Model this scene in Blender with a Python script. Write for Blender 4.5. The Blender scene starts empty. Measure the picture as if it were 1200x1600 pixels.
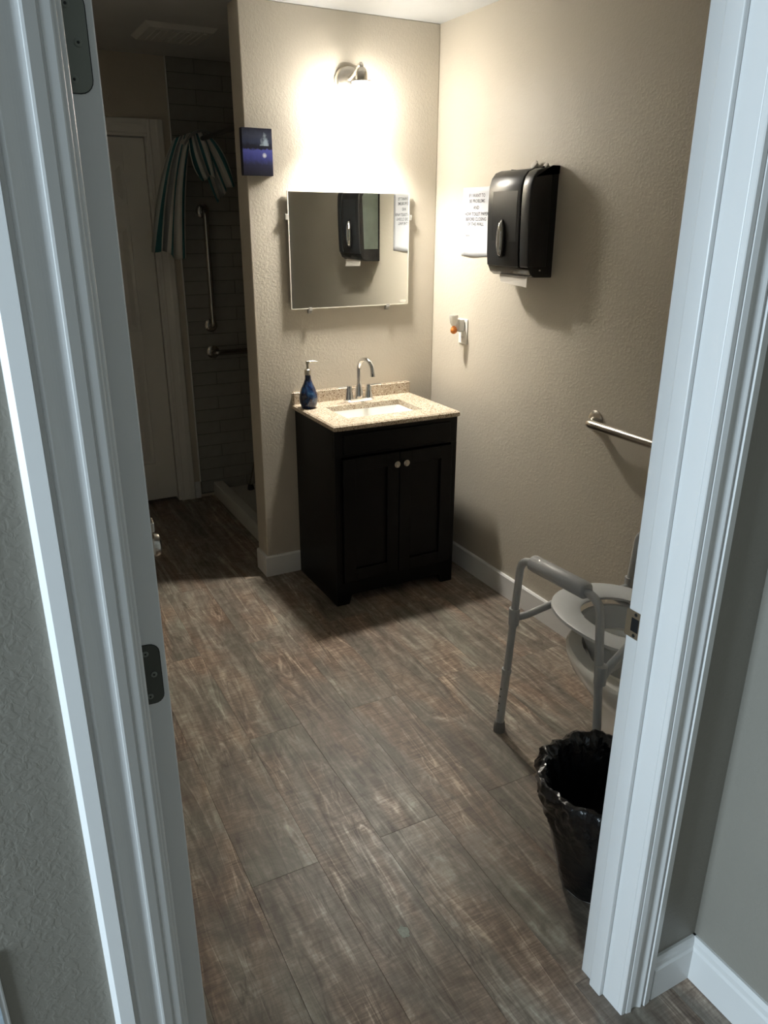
import bpy, bmesh, math, random
from mathutils import Vector, Matrix, noise
random.seed(7)
S = bpy.context.scene
COL = S.collection
R = math.radians
PI = math.pi

# ------------------------------------------------------------------ camera
cam_d = bpy.data.cameras.new('camera')
cam = bpy.data.objects.new('camera', cam_d)
COL.objects.link(cam)
S.camera = cam
CAM = Vector((-2.0117, -3.2836, 1.6386))
YAW, PITCH, ROLL, FPX = R(27.9635), R(-20.8394), R(0.2461), 1192.46
fwd = Vector((math.sin(YAW)*math.cos(PITCH), math.cos(YAW)*math.cos(PITCH), math.sin(PITCH)))
rt = Vector((math.cos(YAW), -math.sin(YAW), 0))
up = rt.cross(fwd)
rt2 = rt*math.cos(ROLL)+up*math.sin(ROLL)
up2 = -rt*math.sin(ROLL)+up*math.cos(ROLL)
m = Matrix((rt2, up2, -fwd)).transposed().to_4x4()
m.translation = CAM
cam.matrix_world = m
cam_d.sensor_fit = 'VERTICAL'
cam_d.sensor_height = 32.0
cam_d.lens = FPX/1600.0*32.0
cam_d.clip_start = 0.02

# ------------------------------------------------------------------ world + daylight + exposure
w = bpy.data.worlds.new('world')
S.world = w
w.use_nodes = True
bg = w.node_tree.nodes['Background']
bg.inputs['Color'].default_value = (0.62, 0.80, 1.0, 1)
bg.inputs['Strength'].default_value = 1.2
S.view_settings.view_transform = 'Standard'
S.view_settings.look = 'None'
S.view_settings.gamma = 1.0
S.view_settings.use_curve_mapping = False
S.view_settings.exposure = 0.8
def area_light(name, loc, rot, sx, sy, power, color):
    d = bpy.data.lights.new(name, 'AREA')
    d.shape = 'RECTANGLE'; d.size = sx; d.size_y = sy; d.energy = power; d.color = color
    o = bpy.data.objects.new(name, d); COL.objects.link(o)
    o.location = loc; o.rotation_euler = rot
    return o
# daylight entering by the window at the left end of the hall
area_light('window_daylight', (-4.62, -3.0, 1.5), (0, R(-90), 0), 1.5, 0.8, 62, (0.72, 0.88, 1.0))
LAMP_STRENGTH = 27.0
BULB_STRENGTH = 740.0

# ------------------------------------------------------------------ helpers
def link(o, parent=None):
    COL.objects.link(o)
    if parent is not None:
        o.parent = parent
    return o
def worigin(o):
    v = Vector((0, 0, 0))
    while o is not None:
        v += o.location
        o = o.parent
    return v
def obj(name, bm, mat, parent=None, local=False, smooth=None):
    """one mesh object; coordinates in bm are world unless local"""
    if bm.faces:
        bmesh.ops.recalc_face_normals(bm, faces=bm.faces)
    me = bpy.data.meshes.new(name)
    if parent is not None and not local:
        bmesh.ops.translate(bm, verts=bm.verts, vec=-worigin(parent))
    o = bpy.data.objects.new(name, me)
    if parent is None and not local:
        xs = [v.co for v in bm.verts]
        c = Vector(((min(v.x for v in xs)+max(v.x for v in xs))/2, (min(v.y for v in xs)+max(v.y for v in xs))/2, min(v.z for v in xs)))
        bmesh.ops.translate(bm, verts=bm.verts, vec=-c)
        o.location = c
    if smooth is not None:
        for f in bm.faces: f.smooth = True
        for e in bm.edges:
            e.smooth = not (len(e.link_faces) == 2 and e.calc_face_angle(0) > R(smooth))
    bm.to_mesh(me); bm.free()
    me.materials.append(MAT[mat] if isinstance(mat, str) else mat)
    link(o, parent)
    return o
def tag(o, label, cat, group=None):
    o['label'] = label; o['category'] = cat
    if group: o['group'] = group
    return o
def thing(name, loc, label, cat, group=None, rz=0):
    o = bpy.data.objects.new(name, None); link(o)
    o.empty_display_size = 0.05
    o.location = loc; o.rotation_euler = (0, 0, rz)
    return tag(o, label, cat, group)
def struct(name, bm, mat, parent=None, **k):
    o = obj(name, bm, mat, parent, **k)
    if parent is None: o['kind'] = 'structure'
    return o
def group_struct(name, loc):
    o = bpy.data.objects.new(name, None); link(o); o.location = loc; o['kind'] = 'structure'
    o.empty_display_size = 0.05
    return o
def NB(): return bmesh.new()
def box(bm, x0, x1, y0, y1, z0, z1, bev=0, seg=2):
    r = bmesh.ops.create_cube(bm, size=1)
    vs = r['verts']
    bmesh.ops.scale(bm, vec=(abs(x1-x0), abs(y1-y0), abs(z1-z0)), verts=vs)
    bmesh.ops.translate(bm, vec=((x0+x1)/2, (y0+y1)/2, (z0+z1)/2), verts=vs)
    if bev:
        es = list({e for v in vs for e in v.link_edges})
        bmesh.ops.bevel(bm, geom=es, offset=bev, segments=seg, affect='EDGES', profile=0.5)
    return bm
def B(*a, **k): return box(NB(), *a, **k)
def frame_axes(d):
    d = d.normalized()
    a = Vector((0, 0, 1)) if abs(d.z) < 0.9 else Vector((1, 0, 0))
    u = d.cross(a).normalized(); v = d.cross(u).normalized()
    return u, v
def fillet(path, rad, n=6):
    P = [Vector(p) for p in path]
    if rad <= 0 or len(P) < 3: return P
    out = [P[0]]
    for i in range(1, len(P)-1):
        a, b, c = P[i-1], P[i], P[i+1]
        d1 = (a-b); d2 = (c-b)
        ang = d1.angle(d2)
        t = min(rad/math.tan(ang/2) if ang < PI-0.01 else 0, d1.length*0.49, d2.length*0.49)
        if t < 1e-5: out.append(b); continue
        s = b+d1.normalized()*t; e = b+d2.normalized()*t
        for k in range(n+1):
            f = k/n
            out.append((1-f)**2*s + 2*f*(1-f)*b + f*f*e)
    out.append(P[-1])
    return out
def tube(bm, path, r, seg=12, fil=0, cap=True, n=6):
    P = fillet(path, fil, n)
    rs = r if isinstance(r, (list, tuple)) else [r]*len(P)
    rings = []
    u = None
    for i, p in enumerate(P):
        d = (P[min(i+1, len(P)-1)]-P[max(i-1, 0)]).normalized()
        if u is None: u, v = frame_axes(d)
        else:
            u = (u-d*u.dot(d)).normalized(); v = d.cross(u)
        rings.append([bm.verts.new(p+(u*math.cos(2*PI*k/seg)+v*math.sin(2*PI*k/seg))*rs[i]) for k in range(seg)])
    for a, b in zip(rings, rings[1:]):
        for k in range(seg):
            bm.faces.new((a[k], a[(k+1) % seg], b[(k+1) % seg], b[k]))
    if cap:
        bm.faces.new(rings[0]); bm.faces.new(rings[-1])
    return bm
def T(path, r, **k): return tube(NB(), path, r, **k)
def lathe(bm, prof, o=(0, 0, 0), axis=(0, 0, 1), seg=24, capb=True, capt=True, sx=1, sy=1):
    """prof: list of (radius, height along axis)"""
    o = Vector(o); d = Vector(axis).normalized()
    if abs(d.z) > 0.99: u, v = Vector((1, 0, 0)), Vector((0, 1, 0))
    else: u, v = frame_axes(d)
    rings = []
    for r, h in prof:
        rings.append([bm.verts.new(o+d*h+u*(r*sx*math.cos(2*PI*k/seg))+v*(r*sy*math.sin(2*PI*k/seg))) for k in range(seg)])
    for a, b in zip(rings, rings[1:]):
        for k in range(seg):
            bm.faces.new((a[k], a[(k+1) % seg], b[(k+1) % seg], b[k]))
    if capb: bm.faces.new(rings[0])
    if capt: bm.faces.new(rings[-1])
    return bm
def L(prof, **k): return lathe(NB(), prof, **k)
def prism(bm, pts, axis, a, b):
    """polygon pts (2D) extruded along axis from a to b; pts order: axis x->(y,z), y->(x,z), z->(x,y)"""
    def mk(p, t):
        return {'x': (t, p[0], p[1]), 'y': (p[0], t, p[1]), 'z': (p[0], p[1], t)}[axis]
    A = [bm.verts.new(mk(p, a)) for p in pts]; Bv = [bm.verts.new(mk(p, b)) for p in pts]
    n = len(pts)
    bm.faces.new(A); bm.faces.new(Bv[::-1])
    for k in range(n):
        bm.faces.new((A[k], Bv[k], Bv[(k+1) % n], A[(k+1) % n]))
    return bm
def PR(*a): return prism(NB(), *a)
def bevel_all(bm, off, seg=2, ang=30):
    bmesh.ops.recalc_face_normals(bm, faces=bm.faces)
    es = [e for e in bm.edges if len(e.link_faces) == 2 and e.calc_face_angle(0) > R(ang)]
    bmesh.ops.bevel(bm, geom=es, offset=off, segments=seg, affect='EDGES', profile=0.5)
    return bm
def loft(bm, rings, cap0=True, cap1=True, closed=True):
    V = [[bm.verts.new(p) for p in r] for r in rings]
    n = len(V[0])
    for a, b in zip(V, V[1:]):
        for k in range(n if closed else n-1):
            bm.faces.new((a[k], a[(k+1) % n], b[(k+1) % n], b[k]))
    if cap0: bm.faces.new(V[0])
    if cap1: bm.faces.new(V[-1])
    return bm

# ------------------------------------------------------------------ materials
MAT = {}
def new_mat(name):
    mt = bpy.data.materials.new(name); mt.use_nodes = True
    MAT[name] = mt
    nt = mt.node_tree
    return nt, nt.nodes['Principled BSDF']
def N(nt, t, **inp):
    n = nt.nodes.new(t)
    for k, v in inp.items():
        k = k.replace('_', ' ')
        n.inputs[k].default_value = v
    return n
def ramp(nt, fac, stops, interp='LINEAR'):
    n = nt.nodes.new('ShaderNodeValToRGB')
    cr = n.color_ramp; cr.interpolation = interp
    while len(cr.elements) > 1: cr.elements.remove(cr.elements[0])
    cr.elements[0].position = stops[0][0]; cr.elements[0].color = (*stops[0][1], 1)
    for p, c in stops[1:]:
        e = cr.elements.new(p); e.color = (*c, 1)
    nt.links.new(fac, n.inputs['Fac'])
    return n
def mat(name, col, rough=0.5, metal=0.0, var=0.06, vscale=6.0, bump=0.0, bscale=80.0, bdist=0.002, spec=0.5, coat=0.0, **extra):
    nt, bs = new_mat(name)
    tc = nt.nodes.new('ShaderNodeTexCoord')
    nz = N(nt, 'ShaderNodeTexNoise', Scale=vscale, Detail=3.0)
    nt.links.new(tc.outputs['Object'], nz.inputs['Vector'])
    lo = tuple(max(0, c*(1-var)) for c in col); hi = tuple(min(1, c*(1+var)) for c in col)
    rp = ramp(nt, nz.outputs['Fac'], [(0.3, lo), (0.7, hi)])
    nt.links.new(rp.outputs['Color'], bs.inputs['Base Color'])
    bs.inputs['Roughness'].default_value = rough
    bs.inputs['Metallic'].default_value = metal
    bs.inputs['Specular IOR Level'].default_value = spec
    bs.inputs['Coat Weight'].default_value = coat
    for k, v in extra.items():
        bs.inputs[k.replace('_', ' ')].default_value = v
    if bump:
        n2 = N(nt, 'ShaderNodeTexNoise', Scale=bscale, Detail=2.0)
        nt.links.new(tc.outputs['Object'], n2.inputs['Vector'])
        bp = N(nt, 'ShaderNodeBump', Strength=bump, Distance=bdist)
        nt.links.new(n2.outputs['Fac'], bp.inputs['Height'])
        nt.links.new(bp.outputs['Normal'], bs.inputs['Normal'])
    return MAT[name]

def wall_paint(name, col, relief=0.23):
    nt, bs = new_mat(name)
    tc = nt.nodes.new('ShaderNodeTexCoord')
    n1 = N(nt, 'ShaderNodeTexNoise', Scale=2.5, Detail=2.0)
    nt.links.new(tc.outputs['Object'], n1.inputs['Vector'])
    rp = ramp(nt, n1.outputs['Fac'], [(0.3, tuple(c*0.97 for c in col)), (0.7, tuple(c*1.03 for c in col))])
    nt.links.new(rp.outputs['Color'], bs.inputs['Base Color'])
    # orange-peel / knockdown relief
    n2 = N(nt, 'ShaderNodeTexNoise', Scale=95.0, Detail=2.5, Roughness=0.55, Distortion=0.6)
    nt.links.new(tc.outputs['Object'], n2.inputs['Vector'])
    r2 = ramp(nt, n2.outputs['Fac'], [(0.42, (0, 0, 0)), (0.62, (1, 1, 1))])
    bp = N(nt, 'ShaderNodeBump', Strength=relief, Distance=0.0016)
    nt.links.new(r2.outputs['Color'], bp.inputs['Height'])
    nt.links.new(bp.outputs['Normal'], bs.inputs['Normal'])
    bs.inputs['Roughness'].default_value = 0.48
    bs.inputs['Specular IOR Level'].default_value = 0.4
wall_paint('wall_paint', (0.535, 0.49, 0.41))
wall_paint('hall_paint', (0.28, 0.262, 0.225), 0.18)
mat('ceiling_paint', (0.54, 0.55, 0.55), 0.7, var=0.02, bump=0.25, bscale=60)
mat('trim_white', (0.76, 0.76, 0.75), 0.32, var=0.02, vscale=3)
mat('door_white', (0.80, 0.79, 0.74), 0.4, var=0.03, vscale=3)
mat('hinge_painted', (0.22, 0.23, 0.20), 0.45, metal=0.3)
mat('hinge_dark', (0.085, 0.088, 0.075), 0.5, metal=0.3)
mat('screw_dark', (0.03, 0.03, 0.028), 0.4, metal=0.5)
mat('strike_bronze', (0.34, 0.28, 0.20), 0.4, metal=0.8)
mat('hole_black', (0.006, 0.006, 0.006), 0.9)
mat('nickel', (0.62, 0.58, 0.52), 0.26, metal=1.0, var=0.03)
mat('steel_brushed', (0.42, 0.40, 0.37), 0.22, metal=1.0, var=0.05)
mat('chrome', (0.85, 0.85, 0.85), 0.06, metal=1.0, var=0.01)
mat('cabinet_espresso', (0.0022, 0.0020, 0.0020), 0.42, var=0.25, vscale=12, spec=0.22)
mat('basin_white', (0.82, 0.81, 0.76), 0.12, var=0.01, coat=0.4)
mat('porcelain', (0.90, 0.88, 0.82), 0.10, var=0.01, coat=0.5)
mat('frame_grey', (0.46, 0.475, 0.48), 0.33, var=0.03, metal=0.15)
mat('plastic_grey', (0.55, 0.57, 0.575), 0.4, var=0.03)
mat('pad_grey', (0.48, 0.49, 0.50), 0.42, var=0.05, bump=0.1, bscale=200)
mat('rubber_grey', (0.20, 0.19, 0.175), 0.7)
mat('rubber_black', (0.012, 0.012, 0.012), 0.6)
mat('dispenser_black', (0.016, 0.016, 0.017), 0.32, var=0.15, bump=0.12, bscale=600, bdist=0.0005)
mat('dispenser_gloss', (0.008, 0.008, 0.009), 0.14, var=0.1)
mat('smoke_panel', (0.075, 0.09, 0.075), 0.12, var=0.25, vscale=9)
mat('towel_paper', (0.72, 0.68, 0.62), 0.9, var=0.03, bump=0.3, bscale=300)
mat('paper_white', (0.56, 0.575, 0.61), 0.7, var=0.01)
mat('ink_black', (0.09, 0.09, 0.10), 0.7)
mat('outlet_white', (0.78, 0.77, 0.72), 0.35, var=0.01)
mat('amber', (0.85, 0.30, 0.07), 0.25, var=0.15, Transmission_Weight=0.35)
mat('plastic_clear', (0.78, 0.76, 0.70), 0.15, var=0.02, Transmission_Weight=0.6)
mat('pan_white', (0.62, 0.62, 0.58), 0.3, var=0.02)
mat('tile_grey', (0.30, 0.30, 0.275), 0.16, var=0.06, vscale=14, coat=0.3)
mat('grout', (0.13, 0.13, 0.12), 0.9, var=0.1, bump=0.3, bscale=300)
mat('canvas_side', (0.012, 0.013, 0.03), 0.6)
mat('bin_grey', (0.50, 0.50, 0.49), 0.45)
mat('subfloor', (0.02, 0.017, 0.014), 0.9)
mat('vent_white', (0.60, 0.60, 0.57), 0.5)
mat('stain_white', (0.45, 0.50, 0.45), 0.7, var=0.2, vscale=200)
mat('wrap_pale', (0.50, 0.60, 0.68), 0.12, var=0.45, vscale=30, bump=0.3, bscale=40, bdist=0.003)
mat('sticker', (0.75, 0.72, 0.62), 0.3)
mat('edge_aluminium', (0.85, 0.85, 0.82), 0.45, metal=0.2)

# bin liner: thin black film, very shiny, crumpled
nt, bs = new_mat('liner_black')
tc = nt.nodes.new('ShaderNodeTexCoord')
n1 = N(nt, 'ShaderNodeTexNoise', Scale=22.0, Detail=2.0, Roughness=0.45, Distortion=1.5)
nt.links.new(tc.outputs['Object'], n1.inputs['Vector'])
bp = N(nt, 'ShaderNodeBump', Strength=0.35, Distance=0.012)
nt.links.new(n1.outputs['Fac'], bp.inputs['Height'])
nt.links.new(bp.outputs['Normal'], bs.inputs['Normal'])
rp = ramp(nt, n1.outputs['Fac'], [(0.3, (0.004, 0.004, 0.0045)), (0.7, (0.009, 0.009, 0.010))])
nt.links.new(rp.outputs['Color'], bs.inputs['Base Color'])
bs.inputs['Roughness'].default_value = 0.22

# mirror
nt, bs = new_mat('mirror_silver')
tc = nt.nodes.new('ShaderNodeTexCoord'); n1 = N(nt, 'ShaderNodeTexNoise', Scale=3.0)
nt.links.new(tc.outputs['Object'], n1.inputs['Vector'])
rp = ramp(nt, n1.outputs['Fac'], [(0.3, (0.80, 0.81, 0.78)), (0.7, (0.82, 0.83, 0.80))])
nt.links.new(rp.outputs['Color'], bs.inputs['Base Color'])
bs.inputs['Metallic'].default_value = 1.0; bs.inputs['Roughness'].default_value = 0.0

# lamp glass
nt, bs = new_mat('lamp_glass')
tc = nt.nodes.new('ShaderNodeTexCoord'); n1 = N(nt, 'ShaderNodeTexNoise', Scale=5.0)
nt.links.new(tc.outputs['Object'], n1.inputs['Vector'])
rp = ramp(nt, n1.outputs['Fac'], [(0.3, (1.0, 0.945, 0.85)), (0.7, (1.0, 0.955, 0.87))])
nt.links.new(rp.outputs['Color'], bs.inputs['Emission Color'])
bs.inputs['Emission Strength'].default_value = LAMP_STRENGTH
bs.inputs['Base Color'].default_value = (0.9, 0.9, 0.88, 1)

nt, bs = new_mat('bulb_glow')
tc = nt.nodes.new('ShaderNodeTexCoord'); n1 = N(nt, 'ShaderNodeTexNoise', Scale=5.0)
nt.links.new(tc.outputs['Object'], n1.inputs['Vector'])
rp = ramp(nt, n1.outputs['Fac'], [(0.3, (1.0, 0.945, 0.85)), (0.7, (1.0, 0.955, 0.87))])
nt.links.new(rp.outputs['Color'], bs.inputs['Emission Color'])
bs.inputs['Emission Strength'].default_value = BULB_STRENGTH

# stone countertop
nt, bs = new_mat('counter_stone')
tc = nt.nodes.new('ShaderNodeTexCoord')
v1 = N(nt, 'ShaderNodeTexVoronoi', Scale=260.0)
nt.links.new(tc.outputs['Object'], v1.inputs['Vector'])
sep = nt.nodes.new('ShaderNodeSeparateColor'); nt.links.new(v1.outputs['Color'], sep.inputs['Color'])
rp = ramp(nt, sep.outputs['Red'], [(0.0, (0.16, 0.10, 0.06)), (0.10, (0.24, 0.16, 0.10)), (0.16, (0.46, 0.385, 0.29)), (0.6, (0.56, 0.48, 0.37)), (0.85, (0.50, 0.42, 0.32)), (0.92, (0.72, 0.66, 0.56))])
n1 = N(nt, 'ShaderNodeTexNoise', Scale=9.0, Detail=4.0)
nt.links.new(tc.outputs['Object'], n1.inputs['Vector'])
mx = nt.nodes.new('ShaderNodeMix'); mx.data_type = 'RGBA'; mx.blend_type = 'MULTIPLY'
mx.inputs['Factor'].default_value = 0.35
r2 = ramp(nt, n1.outputs['Fac'], [(0.3, (0.72, 0.68, 0.62)), (0.7, (1, 1, 1))])
nt.links.new(rp.outputs['Color'], mx.inputs['A']); nt.links.new(r2.outputs['Color'], mx.inputs['B'])
nt.links.new(mx.outputs['Result'], bs.inputs['Base Color'])
bs.inputs['Roughness'].default_value = 0.25

# blue glass soap bottle
nt, bs = new_mat('bottle_blue')
tc = nt.nodes.new('ShaderNodeTexCoord')
n1 = N(nt, 'ShaderNodeTexNoise', Scale=18.0, Detail=3.0, Distortion=2.0)
nt.links.new(tc.outputs['Object'], n1.inputs['Vector'])
rp = ramp(nt, n1.outputs['Fac'], [(0.3, (0.004, 0.007, 0.022)), (0.5, (0.007, 0.018, 0.065)), (0.66, (0.012, 0.05, 0.12)), (0.75, (0.06, 0.12, 0.19))])
nt.links.new(rp.outputs['Color'], bs.inputs['Base Color'])
bs.inputs['Roughness'].default_value = 0.08; bs.inputs['Coat Weight'].default_value = 0.6

# vinyl plank floor: weathered wood, grain along y, different on each plank
nt, bs = new_mat('plank_wood')
tc = nt.nodes.new('ShaderNodeTexCoord'); oi = nt.nodes.new('ShaderNodeObjectInfo')
mul = N(nt, 'ShaderNodeVectorMath'); mul.operation = 'MULTIPLY'
cmb = nt.nodes.new('ShaderNodeCombineXYZ')
for k, s in zip('XYZ', (37.0, 91.0, 53.0)):
    mm = nt.nodes.new('ShaderNodeMath'); mm.operation = 'MULTIPLY'; mm.inputs[1].default_value = s
    nt.links.new(oi.outputs['Random'], mm.inputs[0]); nt.links.new(mm.outputs[0], cmb.inputs[k])
addv = nt.nodes.new('ShaderNodeVectorMath'); addv.operation = 'ADD'
nt.links.new(tc.outputs['Object'], addv.inputs[0]); nt.links.new(cmb.outputs[0], addv.inputs[1])
def scaled(vec):
    s = nt.nodes.new('ShaderNodeVectorMath'); s.operation = 'MULTIPLY'
    s.inputs[1].default_value = vec
    nt.links.new(addv.outputs[0], s.inputs[0]); return s.outputs[0]
def mathn(op, a, b):
    n = nt.nodes.new('ShaderNodeMath'); n.operation = op
    for i, x in enumerate((a, b)):
        if isinstance(x, (int, float)): n.inputs[i].default_value = x
        else: nt.links.new(x, n.inputs[i])
    return n.outputs[0]
def nzn(vec, **k):
    n = N(nt, 'ShaderNodeTexNoise', Scale=1.0, **k)
    nt.links.new(scaled(vec), n.inputs['Vector']); return n.outputs['Fac']
fine = nzn((65, 2.6, 1), Detail=3.0, Roughness=0.6, Distortion=0.3)
broad = nzn((15, 1.5, 1), Detail=5.0, Roughness=0.6, Distortion=1.4)
swirl = nzn((11, 6.5, 1), Detail=6.0, Roughness=0.68, Distortion=2.2)
saw = nzn((9, 75, 1), Detail=4.0, Roughness=0.65, Distortion=1.6)
patch = N(nt, 'ShaderNodeTexNoise', Scale=1.0, Detail=2.0, Distortion=0.6)
nt.links.new(scaled((6, 2.4, 1)), patch.inputs['Vector'])
crack = nzn((10, 0.9, 1), Detail=3.0, Roughness=0.55, Distortion=1.0)
pk = mathn('MULTIPLY', patch.outputs['Fac'], patch.outputs['Fac'])
h = mathn('ADD', mathn('MULTIPLY', fine, 0.24), mathn('MULTIPLY', broad, 0.46))
h = mathn('ADD', h, mathn('MULTIPLY', swirl, 0.40))
h = mathn('ADD', h, mathn('MULTIPLY', mathn('SUBTRACT', saw, 0.5), mathn('MULTIPLY', pk, 0.9)))
h = mathn('ADD', h, mathn('MULTIPLY', mathn('SUBTRACT', oi.outputs['Random'], 0.5), 0.05))
dl = mathn('ABSOLUTE', mathn('SUBTRACT', crack, 0.52), 0)
lt = ramp(nt, dl, [(0.0, (1, 1, 1)), (0.016, (0, 0, 0))]).outputs['Color']
h = mathn('ADD', h, mathn('MULTIPLY', lt, mathn('MULTIPLY', pk, 0.30)))
dk = mathn('ABSOLUTE', mathn('SUBTRACT', crack, 0.487), 0)
dkr = ramp(nt, dk, [(0.0, (1, 1, 1)), (0.009, (0, 0, 0))]).outputs['Color']
h = mathn('SUBTRACT', h, mathn('MULTIPLY', dkr, 0.10))
h = mathn('ADD', h, 0.02)
rp = ramp(nt, h, [(0.38, (0.080, 0.061, 0.046)), (0.50, (0.143, 0.113, 0.088)), (0.58, (0.200, 0.165, 0.132)), (0.66, (0.30, 0.258, 0.208)), (0.78, (0.52, 0.475, 0.39))])
hue = ramp(nt, patch.outputs['Fac'], [(0.35, (0.90, 0.98, 0.98)), (0.5, (1, 1, 1)), (0.66, (1.10, 0.96, 0.88))])
mx = nt.nodes.new('ShaderNodeMix'); mx.data_type = 'RGBA'; mx.blend_type = 'MULTIPLY'; mx.inputs['Factor'].default_value = 1.0
nt.links.new(rp.outputs['Color'], mx.inputs['A']); nt.links.new(hue.outputs['Color'], mx.inputs['B'])
nt.links.new(mx.outputs['Result'], bs.inputs['Base Color'])
rr = ramp(nt, h, [(0.4, (0.50, 0.50, 0.50)), (0.7, (0.36, 0.36, 0.36))])
nt.links.new(rr.outputs['Color'], bs.inputs['Roughness'])
bp = N(nt, 'ShaderNodeBump', Strength=0.22, Distance=0.0015)
nt.links.new(h, bp.inputs['Height']); nt.links.new(bp.outputs['Normal'], bs.inputs['Normal'])

# striped shower curtain (stripes follow the cloth's own u)
nt, bs = new_mat('curtain_stripe')
uv = nt.nodes.new('ShaderNodeUVMap'); uv.uv_map = 'UVMap'
sp = nt.nodes.new('ShaderNodeSeparateXYZ'); nt.links.new(uv.outputs[0], sp.inputs[0])
fr = nt.nodes.new('ShaderNodeMath'); fr.operation = 'FRACT'; nt.links.new(sp.outputs['X'], fr.inputs[0])
WH, TE, GR = (0.60, 0.60, 0.56), (0.035, 0.16, 0.18), (0.25, 0.27, 0.27)
rp = ramp(nt, fr.outputs[0], [(0.0, WH), (0.26, TE), (0.46, WH), (0.58, GR), (0.72, WH), (0.82, TE), (0.95, WH)], 'CONSTANT')
nt.links.new(rp.outputs['Color'], bs.inputs['Base Color'])
bs.inputs['Roughness'].default_value = 0.8

# small canvas: dark night scene, pale fir over blue water
nt, bs = new_mat('canvas_print')
uv = nt.nodes.new('ShaderNodeUVMap'); uv.uv_map = 'UVMap'
sp = nt.nodes.new('ShaderNodeSeparateXYZ'); nt.links.new(uv.outputs[0], sp.inputs[0])
nz = N(nt, 'ShaderNodeTexNoise', Scale=9.0, Detail=5.0); nt.links.new(uv.outputs[0], nz.inputs['Vector'])
yy = mathn('ADD', sp.outputs['Y'], mathn('MULTIPLY', mathn('SUBTRACT', nz.outputs['Fac'], 0.5), 0.16))
base = ramp(nt, yy, [(0.0, (0.012, 0.013, 0.03)), (0.22, (0.02, 0.022, 0.06)), (0.36, (0.05, 0.06, 0.26)), (0.54, (0.085, 0.10, 0.42)), (0.57, (0.012, 0.014, 0.03)), (0.64, (0.010, 0.012, 0.028)), (0.70, (0.03, 0.04, 0.09)), (0.85, (0.05, 0.06, 0.10)), (1.0, (0.012, 0.014, 0.035))])
ax = mathn('ABSOLUTE', mathn('SUBTRACT', sp.outputs['X'], 0.76), 0)
tree = mathn('SUBTRACT', mathn('MULTIPLY', mathn('SUBTRACT', 0.97, sp.outputs['Y']), 0.55), ax)
tree = mathn('ADD', tree, mathn('MULTIPLY', mathn('SUBTRACT', nz.outputs['Fac'], 0.5), 0.35))
inr = mathn('MULTIPLY', mathn('GREATER_THAN', sp.outputs['Y'], 0.635), mathn('LESS_THAN', sp.outputs['Y'], 0.97))
tm = mathn('MULTIPLY', inr, ramp(nt, tree, [(0.0, (0, 0, 0)), (0.12, (1, 1, 1))]).outputs['Color'])
mx = nt.nodes.new('ShaderNodeMix'); mx.data_type = 'RGBA'
nt.links.new(tm, mx.inputs['Factor']); nt.links.new(base.outputs['Color'], mx.inputs['A']); mx.inputs['B'].default_value = (0.42, 0.52, 0.60, 1)
dx = mathn('MULTIPLY', mathn('SUBTRACT', sp.outputs['X'], 0.73), 0.75); dy = mathn('SUBTRACT', sp.outputs['Y'], 0.43)
dd = mathn('ADD', mathn('MULTIPLY', dx, dx), mathn('MULTIPLY', dy, dy))
moon = ramp(nt, dd, [(0.0012, (1, 1, 1)), (0.0026, (0, 0, 0))])
m2 = nt.nodes.new('ShaderNodeMix'); m2.data_type = 'RGBA'
nt.links.new(moon.outputs['Color'], m2.inputs['Factor']); nt.links.new(mx.outputs['Result'], m2.inputs['A']); m2.inputs['B'].default_value = (0.85, 0.87, 0.95, 1)
nt.links.new(m2.outputs['Result'], bs.inputs['Base Color'])
bs.inputs['Roughness'].default_value = 0.4

# ------------------------------------------------------------------ structure
H = 2.44
YF, YH = -2.361, -2.477            # door wall, bathroom face / hall face
XJ, XL = -0.992, -1.903            # clear opening right / left
YB = 1.29                          # end wall with the closed door and the tiles
XW = -0.913                        # free end of the vanity wall
floor = struct('floor', B(-2.6, 0.1, -5.4, 1.42, -0.05, -0.0045), 'subfloor')
PW, PLN = 0.19, 1.198
bmp = B(0.0002, PW-0.0002, 0.0002, PLN-0.0002, -0.0045, 0.0, bev=0.0006, seg=1)
plank_me = None
fl0 = floor.location.copy()
row = 0
for k in range(-2, 12):
    x0 = -0.46-PW*k
    if x0 < -2.45: continue
    y0 = -1.185 if k % 2 else -1.778
    if k == 1: y0 = -1.158
    if k == 2: y0 = -1.765
    j = -3
    while y0+PLN*j < 1.35:
        yy0 = y0+PLN*j
        if yy0+PLN > -4.3 and x0 < 0.1:
            if plank_me is None:
                o = obj('plank', bmp, 'plank_wood', floor, local=True)
                plank_me = o.data
            else:
                o = bpy.data.objects.new('plank', plank_me); link(o, floor)
            o.location = Vector((x0, yy0, 0))-fl0
        j += 1

struct('ceiling', B(-2.1, 0.1, -2.40, 1.42, H, H+0.08), 'ceiling_paint')
struct('wall_back', B(XW, 0.0, 0.0, 0.13, 0, H, bev=0.004), 'wall_paint')
struct('wall_right', B(0.0, 0.12, -2.48, 1.42, -0.05, H), 'wall_paint')
struct('wall_left', B(-2.09, -1.97, YF, 1.42, -0.05, H), 'wall_paint')
# door wall, in three pieces round the opening
bm = NB()
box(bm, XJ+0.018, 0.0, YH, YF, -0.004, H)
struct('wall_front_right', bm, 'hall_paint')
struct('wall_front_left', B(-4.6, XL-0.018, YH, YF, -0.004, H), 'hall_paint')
struct('wall_front_header', B(XL-0.018, XJ+0.018, YH, YF, 2.068, H), 'hall_paint')
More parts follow.
